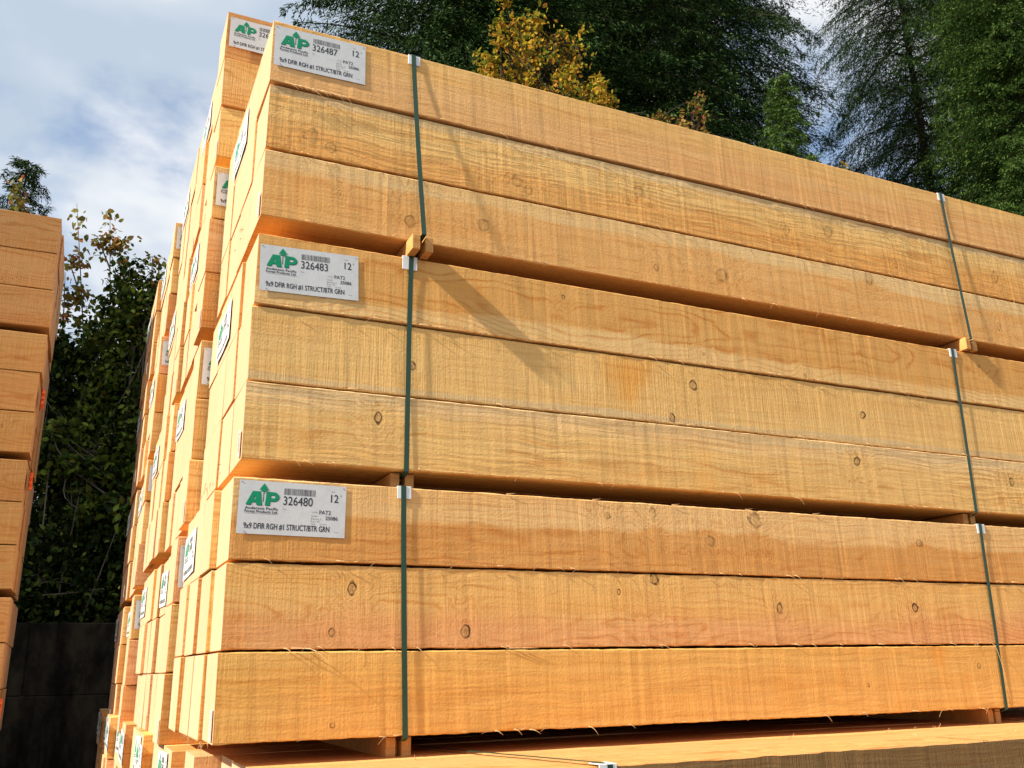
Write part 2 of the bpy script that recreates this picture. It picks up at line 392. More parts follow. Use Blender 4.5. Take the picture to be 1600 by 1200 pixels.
def timber_mesh(name, side_mat, seed, front_mat=None, H=0.2240, W=0.2262, n=30, jit=0.0010, bow=0.0022, L=TL):
    rg = random.Random(seed); c = 0.0028
    xs = np.linspace(-L/2, L/2, n)
    # slow bow and crook
    a1, a2, p1, p2 = rg.uniform(-bow, bow), rg.uniform(-bow, bow), rg.uniform(0, 6), rg.uniform(0, 6)
    vs = []; fs = []; mi = []
    base = [(-W/2, -H/2+c), (-W/2+c, -H/2), (W/2-c, -H/2), (W/2, -H/2+c), (W/2, H/2-c), (W/2-c, H/2), (-W/2+c, H/2), (-W/2, H/2-c)]
    e = [0]*8
    tilt = rg.uniform(-0.0014, 0.0014); tilt2 = rg.uniform(-0.0012, 0.0012)
    for i, x in enumerate(xs):
        dy = a1*math.sin(2.2*x+p1); dz = a2*math.sin(1.7*x+p2)
        for k, (y, z) in enumerate(base):
            e[k] = e[k]*0.55+rg.gauss(0, jit)*0.6
            xx = x+(tilt*y/0.11+tilt2*z/0.11 if i == 0 else 0)
            vs.append((xx, y+dy+e[k]*0.6, z+dz+e[k]))
    fs.append(tuple(range(7, -1, -1))); mi.append(1)
    fs.append(tuple(range((n-1)*8, n*8))); mi.append(1)
    for i in range(n-1):
        for k in range(8):
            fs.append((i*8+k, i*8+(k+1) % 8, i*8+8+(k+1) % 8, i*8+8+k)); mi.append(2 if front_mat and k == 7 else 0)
    mb = MB(); mb.v = vs; mb.f = fs; mb.mi = mi
    return mb.mesh(name, [side_mat, M_END]+([front_mat] if front_mat else []))


GEN = [timber_mesh('fir_timber_%d' % i, M_GEN, 100+i) for i in range(6)]
TONES = [YEL, ORA, PINK, (0.66, 0.39, 0.145), (0.62, 0.325, 0.115), (0.68, 0.42, 0.18), (0.60, 0.30, 0.095)]

# ------------------------------------------------------------------ label printing
_txt = {}


def text_geo(s):
    if s in _txt: return _txt[s]
    cu = bpy.data.curves.new('t', 'FONT'); cu.body = s; cu.resolution_u = 3
    o = bpy.data.objects.new('t', cu); COL.objects.link(o)
    dg = bpy.context.evaluated_depsgraph_get(); dg.update()
    me = bpy.data.meshes.new_from_object(o.evaluated_get(dg))
    V = np.array([v.co[:2] for v in me.vertices]); F = [tuple(p.vertices) for p in me.polygons]
    bpy.data.objects.remove(o); bpy.data.curves.remove(cu); bpy.data.meshes.remove(me)
    V = V-V.min(0); _txt[s] = (V, F, V.max(0)); return _txt[s]


M_LABEL = mat_simple('label_paper', (0.62, 0.625, 0.63), 0.38, 0.5, (22, 0.35, 0.0015))
M_INK = mat_simple('label_ink', (0.035, 0.035, 0.04), 0.6)
M_INKG = mat_simple('label_faint_ink', (0.20, 0.20, 0.21), 0.6)
M_GREEN = mat_simple('label_green_ink', (0.0, 0.27, 0.12), 0.5)
M_GREEND = mat_simple('label_dark_green_ink', (0.005, 0.09, 0.045), 0.5)
LW, LH = 0.294, 0.145


def put_text(mb, s, x0, y0, x1, y1, mi, bold=0.0, slant=0.0, z=0.0006):
    V, F, mx_ = text_geo(s)
    W = V/mx_
    X = x0+W[:, 0]*(x1-x0)+slant*(W[:, 1]-0.5)*(y1-y0); Y = y0+W[:, 1]*(y1-y0)
    offs = [(0, 0)] if not bold else [(-bold, 0), (bold, 0), (0, bold), (0, -bold)]
    for j, (ax, ay) in enumerate(offs):
        mb.add([(a+ax, b_+ay, z+j*0.00004) for a, b_ in zip(X, Y)], F, mi)


def curl_fn(curl):
    """lets a stapled label lift off the wood: curl = (amount at left, at right, ripple)"""
    def f(v):
        u = v[0]/LW; w = v[1]/LH
        d = curl[0]*max(0, 0.55-u)**2*3+curl[1]*max(0, u-0.45)**2*3+curl[2]*(math.sin(u*9+w*2)*0.5+0.5)
        d += curl[1]*0.4*max(0, 0.5-w)
        return (v[0], v[1], v[2]+d)
    return f


def label_meshes(number, curl=(0.0, 0.0, 0.0007), seed=0):
    fn = curl_fn(curl); rg = random.Random(seed+3)
    res = {}
    # sheet
    mb = MB(); nx, ny = 16, 8
    vs = []
    for j in range(ny+1):
        for i in range(nx+1):
            vs.append(fn((LW*i/nx, LH*j/ny, 0.0004)))
    fs = [(j*(nx+1)+i, j*(nx+1)+i+1, (j+1)*(nx+1)+i+1, (j+1)*(nx+1)+i) for j in range(ny) for i in range(nx)]
    mb.add(vs, fs); mb.add([(a, b_, c-0.0003) for a, b_, c in vs], [f[::-1] for f in fs])
    # staples
    for (a, b_) in ((0.006, LH-0.005), (LW-0.008, LH-0.006), (0.02, 0.006)):
        p = fn((a, b_, 0.0008)); mb.box((p[0]-0.003, p[1]-0.0006, p[2]), (p[0]+0.003, p[1]+0.0006, p[2]+0.0006), 1)
    res['sheet'] = mb.mesh('label_sheet', [M_LABEL, M_INKG], True)
    # logo
    mb = MB()
    for mi, dx, dy, zz in ((1, 0.0014, -0.0016, 0.0007), (0, 0, 0, 0.0010)):
        def poly(ps, x0, w):
            mb.add([(x0+dx+p[0]*w, 0.079+dy+p[1]*0.037, zz) for p in ps], [tuple(range(len(ps)))], mi)
        poly([(0, 0), (0.30, 0), (0.66, 1), (0.40, 1)], 0.019, 0.043)
        poly([(0.66, 0), (1.0, 0), (0.88, 1), (0.52, 1)], 0.019, 0.043)
        poly([(0.20, 0.20), (0.80, 0.20), (0.80, 0.42), (0.28, 0.42)], 0.019, 0.043)
        poly([(0, 0), (0.34, 0), (0.42, 1), (0.10, 1)], 0.070, 0.037)
        poly([(0.3, 0.80), (0.62, 0.76), (0.62, 1.0), (0.3, 1.0)], 0.070, 0.037)
        poly([(0.3, 0.32), (0.62, 0.32), (0.62, 0.54), (0.3, 0.54)], 0.070, 0.037)
        for q in range(8):
            a0, a1 = -math.pi/2+math.pi*q/8, -math.pi/2+math.pi*(q+1)/8
            poly([(0.62+0.12*math.cos(a0), 0.65+0.11*math.sin(a0)), (0.62+0.40*math.cos(a0), 0.66+0.34*math.sin(a0)),
                  (0.62+0.40*math.cos(a1), 0.66+0.34*math.sin(a1)), (0.62+0.12*math.cos(a1), 0.65+0.11*math.sin(a1))], 0.070, 0.037)
    for k, (cy, hw, hh) in enumerate(((0.136, 0.010, 0.011), (0.129, 0.013, 0.008), (0.123, 0.010, 0.007))):
        mb.add([(0.066-hw, cy-hh, 0.0012+k*0.0001), (0.066+hw, cy-hh, 0.0012+k*0.0001), (0.066, cy+0.003, 0.0012+k*0.0001)], [(0, 1, 2)], 0)
        mb.add([(0.066-hw, cy-hh-0.0008, 0.0011+k*0.0001), (0.066+hw, cy-hh-0.0008, 0.0011+k*0.0001), (0.066, cy+0.0015, 0.0011+k*0.0001)], [(0, 1, 2)], 1)
    mb.add([(0.0648, 0.088, 0.0013), (0.0672, 0.088, 0.0013), (0.0672, 0.118, 0.0013), (0.0648, 0.118, 0.0013)], [(0, 1, 2, 3)], 1)
    mb.v = [fn(v) for v in mb.v]
    res['logo'] = mb.mesh('label_logo', [M_GREEN, M_GREEND])
    # barcode
    mb = MB(); x = 0.121
    while x < 0.206:
        w = rg.choice((0.0006, 0.0010, 0.0016))
        mb.add([(x, 0.111, 0.0007), (x+w, 0.111, 0.0007), (x+w, 0.129, 0.0007), (x, 0.129, 0.0007)], [(0, 1, 2, 3)])
        x += w+rg.choice((0.0007, 0.0011, 0.0018))
    mb.v = [fn(v) for v in mb.v]
    res['barcode'] = mb.mesh('label_barcode', [M_INK])
    # printed text
    mb = MB()
    put_text(mb, number, 0.120, 0.083, 0.200, 0.107, 0, 0.0003)
    put_text(mb, "12", 0.251, 0.098, 0.272, 0.120, 0, 0.0003)
    put_text(mb, "'", 0.278, 0.115, 0.280, 0.120, 0)
    put_text(mb, 'Anderson Pacific', 0.018, 0.0665, 0.106, 0.074, 0, 0.0002)
    put_text(mb, 'Forest Products Ltd.', 0.018, 0.0575, 0.106, 0.065, 0, 0.0002)
    mb.add([(0.018, 0.0545, 0.0006), (0.106, 0.0545, 0.0006), (0.106, 0.0552, 0.0006), (0.018, 0.0552, 0.0006)], [(0, 1, 2, 3)], 1)
    put_text(mb, 'PAT2', 0.220, 0.063, 0.252, 0.074, 0, 0.0001)
    put_text(mb, '25086', 0.238, 0.048, 0.272, 0.058, 0, 0.0002)
    put_text(mb, 'Lot No', 0.200, 0.066, 0.216, 0.070, 1)
    put_text(mb, 'Grade', 0.198, 0.055, 0.214, 0.0595, 1)
    put_text(mb, 'Pieces 3', 0.198, 0.047, 0.226, 0.0515, 1)
    put_text(mb, 'Run 47', 0.198, 0.040, 0.222, 0.0445, 1)
    put_text(mb, 'Date', 0.198, 0.0335, 0.210, 0.0375, 1)
    put_text(mb, 'Order', 0.222, 0.0335, 0.242, 0.0375, 1)
    put_text(mb, 'Pcs', 0.120, 0.070, 0.129, 0.0735, 1)
    put_text(mb, 'Sort', 0.252, 0.126, 0.262, 0.130, 1)
    put_text(mb, '9x9 DFIR RGH #1 STRUCT/BTR GRN', 0.018, 0.013, 0.250, 0.030, 0, 0.00035)
    put_text(mb, 'Tally', 0.262, 0.013, 0.276, 0.0165, 1)
    mb.v = [fn(v) for v in mb.v]
    res['lettering'] = mb.mesh('label_lettering', [M_INK, M_INKG])
    return res


def place_label(parent, meshes, origin, u, n, tilt=0.0, scale=1.0):
    u = Vector(u).normalized(); n = Vector(n).normalized(); v = n.cross(u)
    u2 = u*math.cos(tilt)+v*math.sin(tilt); v2 = n.cross(u2)
    Mx = Matrix.Identity(4)
    o = Vector(origin)-parent.location
    for i in range(3):
        Mx[i][0] = u2[i]*scale; Mx[i][1] = v2[i]*scale; Mx[i][2] = n[i]*scale; Mx[i][3] = o[i]
    s = obj('label', meshes['sheet'], parent); s.matrix_local = Mx
    for nm in ('logo', 'barcode', 'lettering'):
        obj(nm, meshes[nm], s)
    return s


LAB_MAIN = {'A': label_meshes('326487', (0, 0.0, 0.0008), 1), 'B': label_meshes('326483', (0.001, 0.0, 0.0007), 2),
            'C': label_meshes('326480', (0, 0.0002, 0.0006), 3)}
LAB_SIDE = label_meshes('326491', (0.001, 0.002, 0.001), 4)
LAB_END = [label_meshes('326487', (0.004, 0.0005, 0.0008), 5), label_meshes('326483', (0.003, 0.001, 0.0008), 6), label_meshes('326480', (0.002, 0.0005, 0.0007), 7)]


def sticker_mesh():
    mb = MB(); mb.box((0, 0, 0), (0.028, 0.075, 0.0008))
    x = 0.006
    rg = random.Random(8); yy = 0.008
    while yy < 0.066:
        w = rg.choice((0.0008, 0.0014, 0.002))
        mb.add([(0.006, yy, 0.0013), (0.022, yy, 0.0013), (0.022, yy+w, 0.0013), (0.006, yy+w, 0.0013)], [(0, 1, 2, 3)], 1)
        yy += w+rg.choice((0.0012, 0.002))
    return mb.mesh('sticker', [M_LABEL, M_INKG])


STICK = sticker_mesh()

# ------------------------------------------------------------------ strapping
M_STRAP = mat_simple('green_strap', (0.014, 0.052, 0.026), 0.35, 0.5, (400, 0.15, 0.0004))
M_PROT = mat_simple('white_plastic', (0.72, 0.74, 0.76), 0.4, 0.5)
M_SPACER = side_material('spacer_fir', ca=(0.55, 0.29, 0.10), cb=(0.50, 0.25, 0.08), knots=[], seed=21, wave=0.01, kdark=0.3)


def strap_mesh(xt, xb, y0, y1, z0, z1, stand=0.0, sag=0.0, under=0.0):
    """closed band round a bundle; front run from (xt, z1) to (xb, z0) leaving the face by `stand` at the foot"""
    o = 0.0009; pts = []; ups = []
    n = 14
    for i in range(n+1):
        s = i/n
        pts.append((xt+(xb-xt)*s+math.sin(s*3.1)*sag, y0-o-stand*s**1.2-0.0018*max(0.0, 1-s*6), z1+0.004-(z1-z0+0.006)*s)); ups.append((0, -1, 0))
    pts.append((xb, y0+0.02, z0-0.004-under)); ups.append((0, 0, -1))
    pts.append((xb, y1, z0-0.004-under)); ups.append((0, 0, -1))
    pts.append((xt, y1+0.006, z0)); ups.append((0, 1, 0))
    pts.append((xt, y1+0.006, z1)); ups.append((0, 1, 0))
    pts.append((xt, y1-0.01, z1+0.005)); ups.append((0, 0, 1))
    pts.append((xt, y0+0.012, z1+0.006)); ups.append((0, 0, 1))
    pts.append((xt, y0-o, z1+0.004)); ups.append((0, -0.7, 0.7))
    mb = MB(); mb.ribbon(pts, (1, 0, 0), ups, 0.0155, 0.0008)
    return mb.mesh('strap', [M_STRAP])


def protector_mesh():
    mb = MB(); w = 0.021
    mb.bbox((-w, -0.0030, -0.034), (w, -0.0006, 0.0022), 0.0005)
    mb.bbox((-w, -0.0026, 0.0008), (w, 0.045, 0.0026), 0.0005)
    return mb.mesh('corner_protector', [M_PROT])


PROT = protector_mesh()


def spacer_mesh(L, h, w=0.068, groove=0.02):
    """grooved dunnage: two strips side by side on a thin web, so that the strap runs in between"""
    mb = MB(); a = groove/2
    mb.bbox((-w/2, 0, -h/2), (-a, L, h/2), 0.0015)
    mb.bbox((a, 0.006, -h/2), (w/2, L-0.004, h/2), 0.0015)
    mb.bbox((-a+0.0005, 0.04, 0.004), (a-0.0005, L-0.02, h/2-0.002), 0.001)
    return mb.mesh('spacer', [M_SPACER])


def splinter_mesh(name, items, mat):
    """items: (x, y, z, length, droop, dir_x, out)"""
    mb = MB()
    for (x, y, z, L, droop, dx, outw) in items:
        pts = []; ups = []; ws = []
        n = 6
        for i in range(n+1):
            s = i/n
            pts.append((x+dx*L*s, y-outw*math.sin(s*1.6)*L, z-droop*L*s*s)); ups.append((0, -1, 0.2))
            ws.append(0.0028*(1-s)+0.0003)
        d = Vector((dx, 0, -droop)).normalized(); side = Vector((-d.z, 0.1, d.x))
        mb.ribbon(pts, side, ups, ws, 0.0006)
    return mb.mesh(name, [mat])


M_FIB = mat_simple('torn_fibre', (0.66, 0.42, 0.20), 0.8, 0.1)

# ------------------------------------------------------------------ bundles of timbers
TI = [0]


def bundle(name_label, group, x, y, z, cols=4, rows=3, H=0.2286, W=0.2286, L=TL, lead=None, col_shift=None,
           rag=0.012, tone=None, side_label=None, end_label=None, sticker=True, sc=1.0, rightend=False):
    """z = bottom of the bundle; x = where its ends start, y = its near side"""
    g = empty('timber_bundle', (x, y, z)); tag(g, name_label, 'timber bundle', group)
    for r_ in range(rows):           # from the top
        for c in range(cols):
            zc = (rows-1-r_+0.5)*H; yc = (c+0.5)*W
            TI[0] += 1
            rg = random.Random(TI[0]*7+1)
            xo = rg.uniform(-rag, rag)+(col_shift[c] if col_shift else 0); yo = rg.uniform(-0.001, 0.001)
            if r_ == 0 and c >= 1: xo = col_shift[2] if col_shift else 0
            if lead and c == 0 and len(lead[r_]) > 3: zc += lead[r_][3]
            if lead and c == 0:
                fx, fy, me = lead[r_][:3]; xo = fx; yo = fy
            else:
                me = GEN[TI[0] % 6]
            o = obj('timber', me, g, (xo+TL/2 if not rightend else xo-TL/2, yc+yo, zc))
            o.scale = (1, sc*W/0.2286*0.999, sc*H/0.2286)
            tn = tone or TONES[rg.randrange(len(TONES))]; bb = rg.uniform(0.88, 1.12); o.color = (tn[0]*bb, tn[1]*bb*rg.uniform(0.94, 1.06), tn[2]*bb, 1)
    return g


GRP_NEAR = 'timber bundles in the nearest stack'
GRP_MID = 'timber bundles in the stacks behind the nearest'
GRP_BASE = 'timber bundles in the bottom layer'
GRP_LEFT = 'timber bundles in the stack at the left edge'

mats1 = {}
names1 = {'A': ('topmost timber bundle of the nearest stack, large white tag reading 326487', BZ[2]),
          'B': ('middle timber bundle of the nearest stack, large white tag reading 326483', BZ[1]),
          'C': ('orange brown timber bundle low in the nearest stack, white tag reading 326480', BZ[0])}
shift1 = {'A': [0, 0.016, 0.014, 0.014], 'B': [0, 0.008, 0.005, 0.008], 'C': [0, -0.018, -0.026, -0.036]}
straps = {'A': [(0.478, 0.503), (2.930, 2.945)], 'B': [(0.483, 0.478), (2.847, 2.831)], 'C': [(0.471, 0.488), (2.839, 2.820)]}
lab_pos = {'A': ((0.021, 1.991), 0.016), 'B': ((0.025, 1.232), 0.035), 'C': ((0.008, 0.530), -0.008)}
YW = 0.2300
for key in 'ABC':
    lb, z0 = names1[key]
    lead = []
    for r_ in range(3):
        fx, fy, st = front[(key, r_)]
        st = dict(st); zc_w = z0+(2.5-r_)*H1
        st['knots'] = K(st.get('knots', []), zc_w, fx)
        mt = side_material('fir_side_%s%d' % (key, r_), **st)
        hh = 0.2214
        me = timber_mesh('fir_timber_front', mt, 300+ord(key)*3+r_, H=hh, W=0.2268, n=260, jit=0.0009, bow=0.0012)
        lead.append((fx, fy, me, 0.0026 if (key, r_) == ('A', 0) else 0.0))
    g = bundle(lb, GRP_NEAR, 0.0, 0.0, z0, lead=lead, col_shift=shift1[key], rag=0.0035, W=YW)
    if True:
        (lx, lz), tl = lab_pos[key]
        place_label(g, LAB_MAIN[key], (lx, -0.0012 if key != 'A' else -0.0065, lz), (1, 0, 0), (0, -1, 0), tl)
    ei = 'ABC'.index(key)
    place_label(g, LAB_END[ei], (shift1[key][2]-0.0032, {'A': 0.72, 'B': 0.70, 'C': 0.90}[key], z0+3*H1-0.205), (0, -1, 0), (-1, 0, 0), 0.03, 1.0)
    s = obj('sticker', STICK, g); s.matrix_local = Matrix(((0, 0, -1, front[(key, 2)][0]-0.0056), (-1, 0, 0, 0.040), (0, 1, 0, 0.012), (0, 0, 0, 1)))
    for k, (xt, xb) in enumerate(straps[key]):
        st_ = 0.066 if key == 'A' else (0.003 if key == 'B' else 0.0015)
        if k == 1: st_ *= 0.35
        top_y = -0.006 if key == 'A' else -0.002
        so = obj('strap', strap_mesh(xt, xb, top_y, 4*YW, 0.0, 3*H1-0.003, st_-0.006 if key == 'A' else st_, sag=0.002*(k-0.5), under=0.006), g)
        if key == 'B' and k == 0:
            p = obj('corner_protector', PROT, g, (xt-0.004, top_y+0.001, 3*H1-0.003)); p.scale = (1.15, 1, 1.25)
        else:
            p = obj('corner_protector', PROT, g, (xt+0.003, top_y+0.001, 3*H1-0.003))
        gap = {'A': G2, 'B': G1, 'C': 0.11}[key]
        yst = {'A': -0.060 if k == 0 else -0.026, 'B': 0.030, 'C': 0.05}[key]
        sp = obj('spacer', spacer_mesh(4*YW-yst-0.05, gap-0.003, 0.070 if key == 'A' else 0.074, 0.019), g, (xb, yst, -gap/2))
    # torn fibres along the lower edges
    rg = random.Random(ord(key))
    it = []
    for r_ in range(3):
        zb = (2-r_)*H1+0.0055; fy = lead[r_][1]
        for _ in range(46):
            it.append((rg.uniform(0.03, 3.4), fy-0.001, zb+rg.uniform(0, 0.004), rg.uniform(0.006, 0.034), rg.uniform(-0.4, 0.9), rg.choice((-1, 1)), rg.uniform(0.05, 0.3)))
    if key == 'A':
        for q in range(14):
            it.append((0.06+q*0.014, -0.012, 2*H1+0.004, rg.uniform(0.012, 0.035), rg.uniform(0.3, 0.9), 1, 0.2))
        it.append((0.12, -0.012, 2*H1+0.003, 0.07, 0.5, 1, 0.1))
        it += [(1.02, -0.010, 2*H1+0.003, 0.05, 0.1, -1, 0.1), (0.66, -0.010, 2*H1+0.004, 0.05, 0.05, -1, 0.1)]
    if key == 'C':
        it += [(0.205, -0.001, H1+0.006, 0.085, 0.9, 1, 0.25), (0.17, -0.001, H1+0.006, 0.07, 0.1, 1, 0.2), (0.15, -0.001, H1+0.006, 0.03, 0.8, 1, 0.2)]
        it += [(0.80+i*0.022, -0.001, H1+0.002, 0.05, 0.02, 1, 0.1) for i in range(3)]
        it += [(2.795, -0.008, H1+0.004, 0.09, 2.2, 0.35, 0.15)]
        it += [(0.80+q*0.3, -0.001, 3*H1-0.003, 0.03, -0.15, 1, 0.1) for q in range(5)]
    tag(obj('wood_splinters', splinter_mesh('wood_splinters', it, M_FIB), g), kind='stuff')
    # fuzz hanging from the end grain at the bundle's foot
    it = []
    for _ in range(26 if key == 'C' else 10):
        it.append((rg.uniform(-0.035, -0.012), rg.uniform(0.05, 0.9), 0.003, rg.uniform(0.006, 0.018), rg.uniform(0.8, 2), rg.uniform(-0.8, 0.3), rg.uniform(-0.2, 0.2)))
    tag(obj('end_splinters', splinter_mesh('end_splinters', it, M_FIB), g), kind='stuff')

# stacks behind: four bundles high, two deep each
ORD = ['topmost', 'second highest', 'third highest', 'fourth highest']


def stack(x, y, ztop, H, gap, what, n=4, W=0.2325, side=True, elabel=True, group=GRP_MID, dx=None, lead_x=None, rag=0.007, tone=None, seed=0, rightend=False, cols=4, cshift=None):
    res = []
    for b in range(n):
        zb = ztop-(b+1)*3*H-b*gap
        rg = random.Random(seed*10+b)
        bx = x+(dx[b] if dx else rg.uniform(-0.006, 0.006))
        lead = None
        if lead_x:
            lead = [(lead_x[b*3+r_]-bx, rg.uniform(-0.006, 0.004), GEN[rg.randrange(6)]) for r_ in range(3)]
        g = bundle('%s bundle of %s' % (ORD[b], what), group, bx, y, zb, H=H, W=W, lead=lead, rag=rag, tone=tone, rightend=rightend, cols=cols,
                   col_shift=[(cshift[c_] if cshift else 0)+(rg.uniform(-0.006, 0.006) if c_ != 2 else 0) for c_ in range(cols)])
        if side:
            lx = (lead[0][0]+bx if lead else bx)+0.012
            place_label(g, LAB_SIDE, (lx, y-0.010, zb+2*H+0.052), (1, 0, 0), (0, -1, 0), 0.01*(b % 2))
        if elabel:
            yy = y+0.92-0.05*rg.random()
            place_label(g, LAB_END[(b+seed) % 3], (bx+(cshift[2] if cshift else 0)-0.0034, yy, zb+3*H-0.195+rg.uniform(-0.02, 0.02)), (0, -1, 0), (-1, 0, 0), rg.uniform(-0.05, 0.05))
        if not rightend:
            s = obj('sticker', STICK, g)
            lx0 = (lead[2][0] if lead else -0.014)
            s.matrix_local = Matrix(((0, 0, -1, lx0-0.0056), (-1, 0, 0, 0.040), (0, 1, 0, 0.010), (0, 0, 0, 1)))
        for xs_ in ((0.5, 2.9) if not rightend else (-0.55, -2.9)):
            sp = obj('spacer', spacer_mesh(cols*W-0.06, gap-0.003), g, (xs_, 0.03, -gap/2))
            if side:
                obj('strap', strap_mesh(xs_, xs_+0.01, -0.008, cols*W, 0.0, 3*H-0.002, 0.002), g)
                obj('corner_protector', PROT, g, (xs_, -0.008, 3*H-0.002))
        res.append(g)
    return res


S2X = [-0.041, -0.039, -0.035, -0.039, -0.043, -0.042, -0.034, -0.036, -0.039, -0.055, -0.056, -0.060]
S3X = [-0.063, -0.057, -0.062, -0.080, -0.080, -0.081, -0.085, -0.080, -0.090, -0.085, -0.09, -0.095]
stack(-0.045, 0.95, 2.886, 0.2338, 0.045, 'the timber stack right behind the nearest one', lead_x=S2X, seed=1, cshift=[0.0, 0.018, 0.024, 0.022])
stack(-0.055, 1.89, 2.886, 0.2338, 0.045, 'the third timber stack back, ends only', side=False, seed=2, dx=[0.03, 0.02, 0.0, 0.01])
stack(-0.070, 2.86, 2.78, 0.2293, 0.044, 'the shorter looking fourth timber stack back', lead_x=S3X, seed=3, W=0.229, cshift=[0.0, 0.01, 0.012, 0.008])
stack(-0.085, 3.80, 2.78, 0.2293, 0.044, 'the farthest timber stack, ends shaded', side=False, seed=4, W=0.229)

# stack at the left edge (its right-hand ends towards the gap), a thicker timber size
LS = 1.16
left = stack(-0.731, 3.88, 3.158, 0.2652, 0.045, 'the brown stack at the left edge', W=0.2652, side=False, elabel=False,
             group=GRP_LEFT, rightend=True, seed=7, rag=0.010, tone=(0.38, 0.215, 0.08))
M_ORG = mat_simple('orange_mark', (0.75, 0.12, 0.025), 0.6)
M_BLK = mat_simple('black_mark', (0.05, 0.02, 0.02), 0.6)


def checker_mesh():
    mb = MB(); a = 0.020
    mb.box((0, -0.06, -0.06), (0.001, 0.06, 0.06), 1)
    for i in range(6):
        for j in range(6):
            if (i+j) % 2 == 0:
                x0 = 0.001; y0 = -0.06+i*a; z0 = -0.06+j*a
                mb.box((x0, y0+0.001, z0+0.001), (x0+0.005, y0+a-0.001, z0+a-0.001), 0)
    return mb.mesh('checkered_tag', [M_ORG, M_BLK])


CHK = checker_mesh()
for g in left:
    rg = random.Random(int(g.location.z*100))
    for r_ in (rg.sample((0, 1, 2), 1) if g.location.z < 2.2 else []):
        o = obj('checkered_tag', CHK, g, (0.012, 0.12+rg.uniform(-0.03, 0.03), (r_+0.5)*0.2652+rg.uniform(-0.05, 0.05)))
        o.scale = (3.5, 1.0, 0.9); o.rotation_euler = (rg.uniform(-0.2, 0.2), 0, 0.06)

# bottom layer: bundles that carry the stacks, the first one stepping out towards the viewer
M_WEATH_SHADE = side_material('weathered_shaded_fir_side', ca=(0.22, 0.125, 0.050), cb=(0.28, 0.155, 0.058), split=-0.05, soft=0.08,  # weathered tone, darkened further to paint in the front face's shade
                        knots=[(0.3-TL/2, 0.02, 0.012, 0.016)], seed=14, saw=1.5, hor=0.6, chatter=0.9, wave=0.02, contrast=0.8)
baseZ = -0.05-3*H1
wl = [(0.02, 0.0, timber_mesh('fir_timber_front', M_GEN, 401, M_WEATH_SHADE, H=0.2245, W=0.2268, n=160, jit=0.0014))]+[(0.03*i, 0.0, GEN[i]) for i in (1, 2)]
base_specs = [(0.045, -0.49, 'weathered timber bundle lowest in front, its side painted shade brown, its lit top showing', wl),
              (-0.030, 0.445, 'bottom layer timber bundle under the back of the nearest stack', None),
              (-0.050, 1.385, 'bottom layer timber bundle under the second row of stacks', None),
              (-0.070, 2.325, 'bottom layer timber bundle under the third and fourth rows of stacks', None),
              (-0.105, 3.270, 'bottom layer timber bundle under the farthest row of stacks', None),
              (-0.120, 4.210, 'last bottom layer timber bundle behind the farthest stack', None)]
for i, (bx, by, lb, ld) in enumerate(base_specs):
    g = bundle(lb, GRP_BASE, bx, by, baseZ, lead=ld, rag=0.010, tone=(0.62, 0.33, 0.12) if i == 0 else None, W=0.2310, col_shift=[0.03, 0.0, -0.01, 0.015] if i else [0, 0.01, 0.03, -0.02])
    if i:
        place_label(g, LAB_END[i % 3], (bx-0.0134, by+(0.62 if i < 3 else 0.88), baseZ+2.26*H1), (0, -1, 0), (-1, 0, 0), 0.03)
        if i > 1: place_label(g, LAB_END[(i+1) % 3], (bx-0.0134, by+0.5, baseZ+2.22*H1), (0, -1, 0), (-1, 0, 0), -0.04)
    for xs_ in (0.55, 2.9):
        obj('spacer', spacer_mesh(0.88, 0.088, 0.09), g, (xs_, 0.02, -0.046))
    if i == 0:
        mb = MB()
        zt = 3*H1+0.001
        pts = [(0.79, -0.006, 0.0), (0.79, -0.006, zt), (0.775, 0.02, zt+0.004), (0.66, 0.40, zt+0.005), (0.585, 0.70, zt+0.004), (0.56, 0.92, zt+0.002)]
        mb.ribbon(pts, (1, 0.1, 0), [(0, -1, 0), (0, -0.7, 0.7), (0, 0, 1), (0, 0, 1), (0, 0, 1), (0, 0, 1)], 0.0155, 0.0011)
        obj('strap', mb.mesh('strap', [M_STRAP]), g)
        p = obj('corner_protector', PROT, g, (0.785, -0.002, zt)); p.scale = (1.15, 1.1, 1)
        p = obj('corner_protector', PROT, g, (2.86, -0.002, zt))
        mb = MB(); mb.ribbon([(2.86, -0.006, 0.0), (2.86, -0.006, zt+0.003), (2.86, 0.9, zt+0.004)], (1, 0, 0), [(0, -1, 0), (0, -0.7, 0.7), (0, 0, 1)], 0.0155, 0.0011)
        obj('strap', mb.mesh('strap', [M_STRAP]), g)
        rg = random.Random(77)
        it = [(rg.uniform(0.2, 3.0), rg.uniform(0.05, 0.5), zt, rg.uniform(0.008, 0.028), rg.uniform(-0.9, -0.1), rg.choice((-1, 1))*rg.uniform(0.4, 1), rg.uniform(-0.6, 0.9)) for _ in range(22)]
        tag(obj('wood_splinters', splinter_mesh('wood_splinters', it, M_FIB), g), kind='stuff')

# support under the left stack down to the yard
GZ = baseZ-0.095
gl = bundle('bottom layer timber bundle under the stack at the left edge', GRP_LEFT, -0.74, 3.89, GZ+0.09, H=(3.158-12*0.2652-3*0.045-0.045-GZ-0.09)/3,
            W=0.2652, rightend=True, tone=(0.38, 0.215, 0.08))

# ------------------------------------------------------------------ ground and wall
M_GROUND = mat_simple('yard_gravel', (0.10, 0.09, 0.075), 0.9, 0.2, (14, 0.6, 0.02))
mb = MB(); mb.add([(-600, -600, GZ), (600, -600, GZ), (600, 600, GZ), (-600, 600, GZ)], [(0, 1, 2, 3)])
tag(obj('ground', mb.mesh('ground', [M_GROUND])), kind='structure')


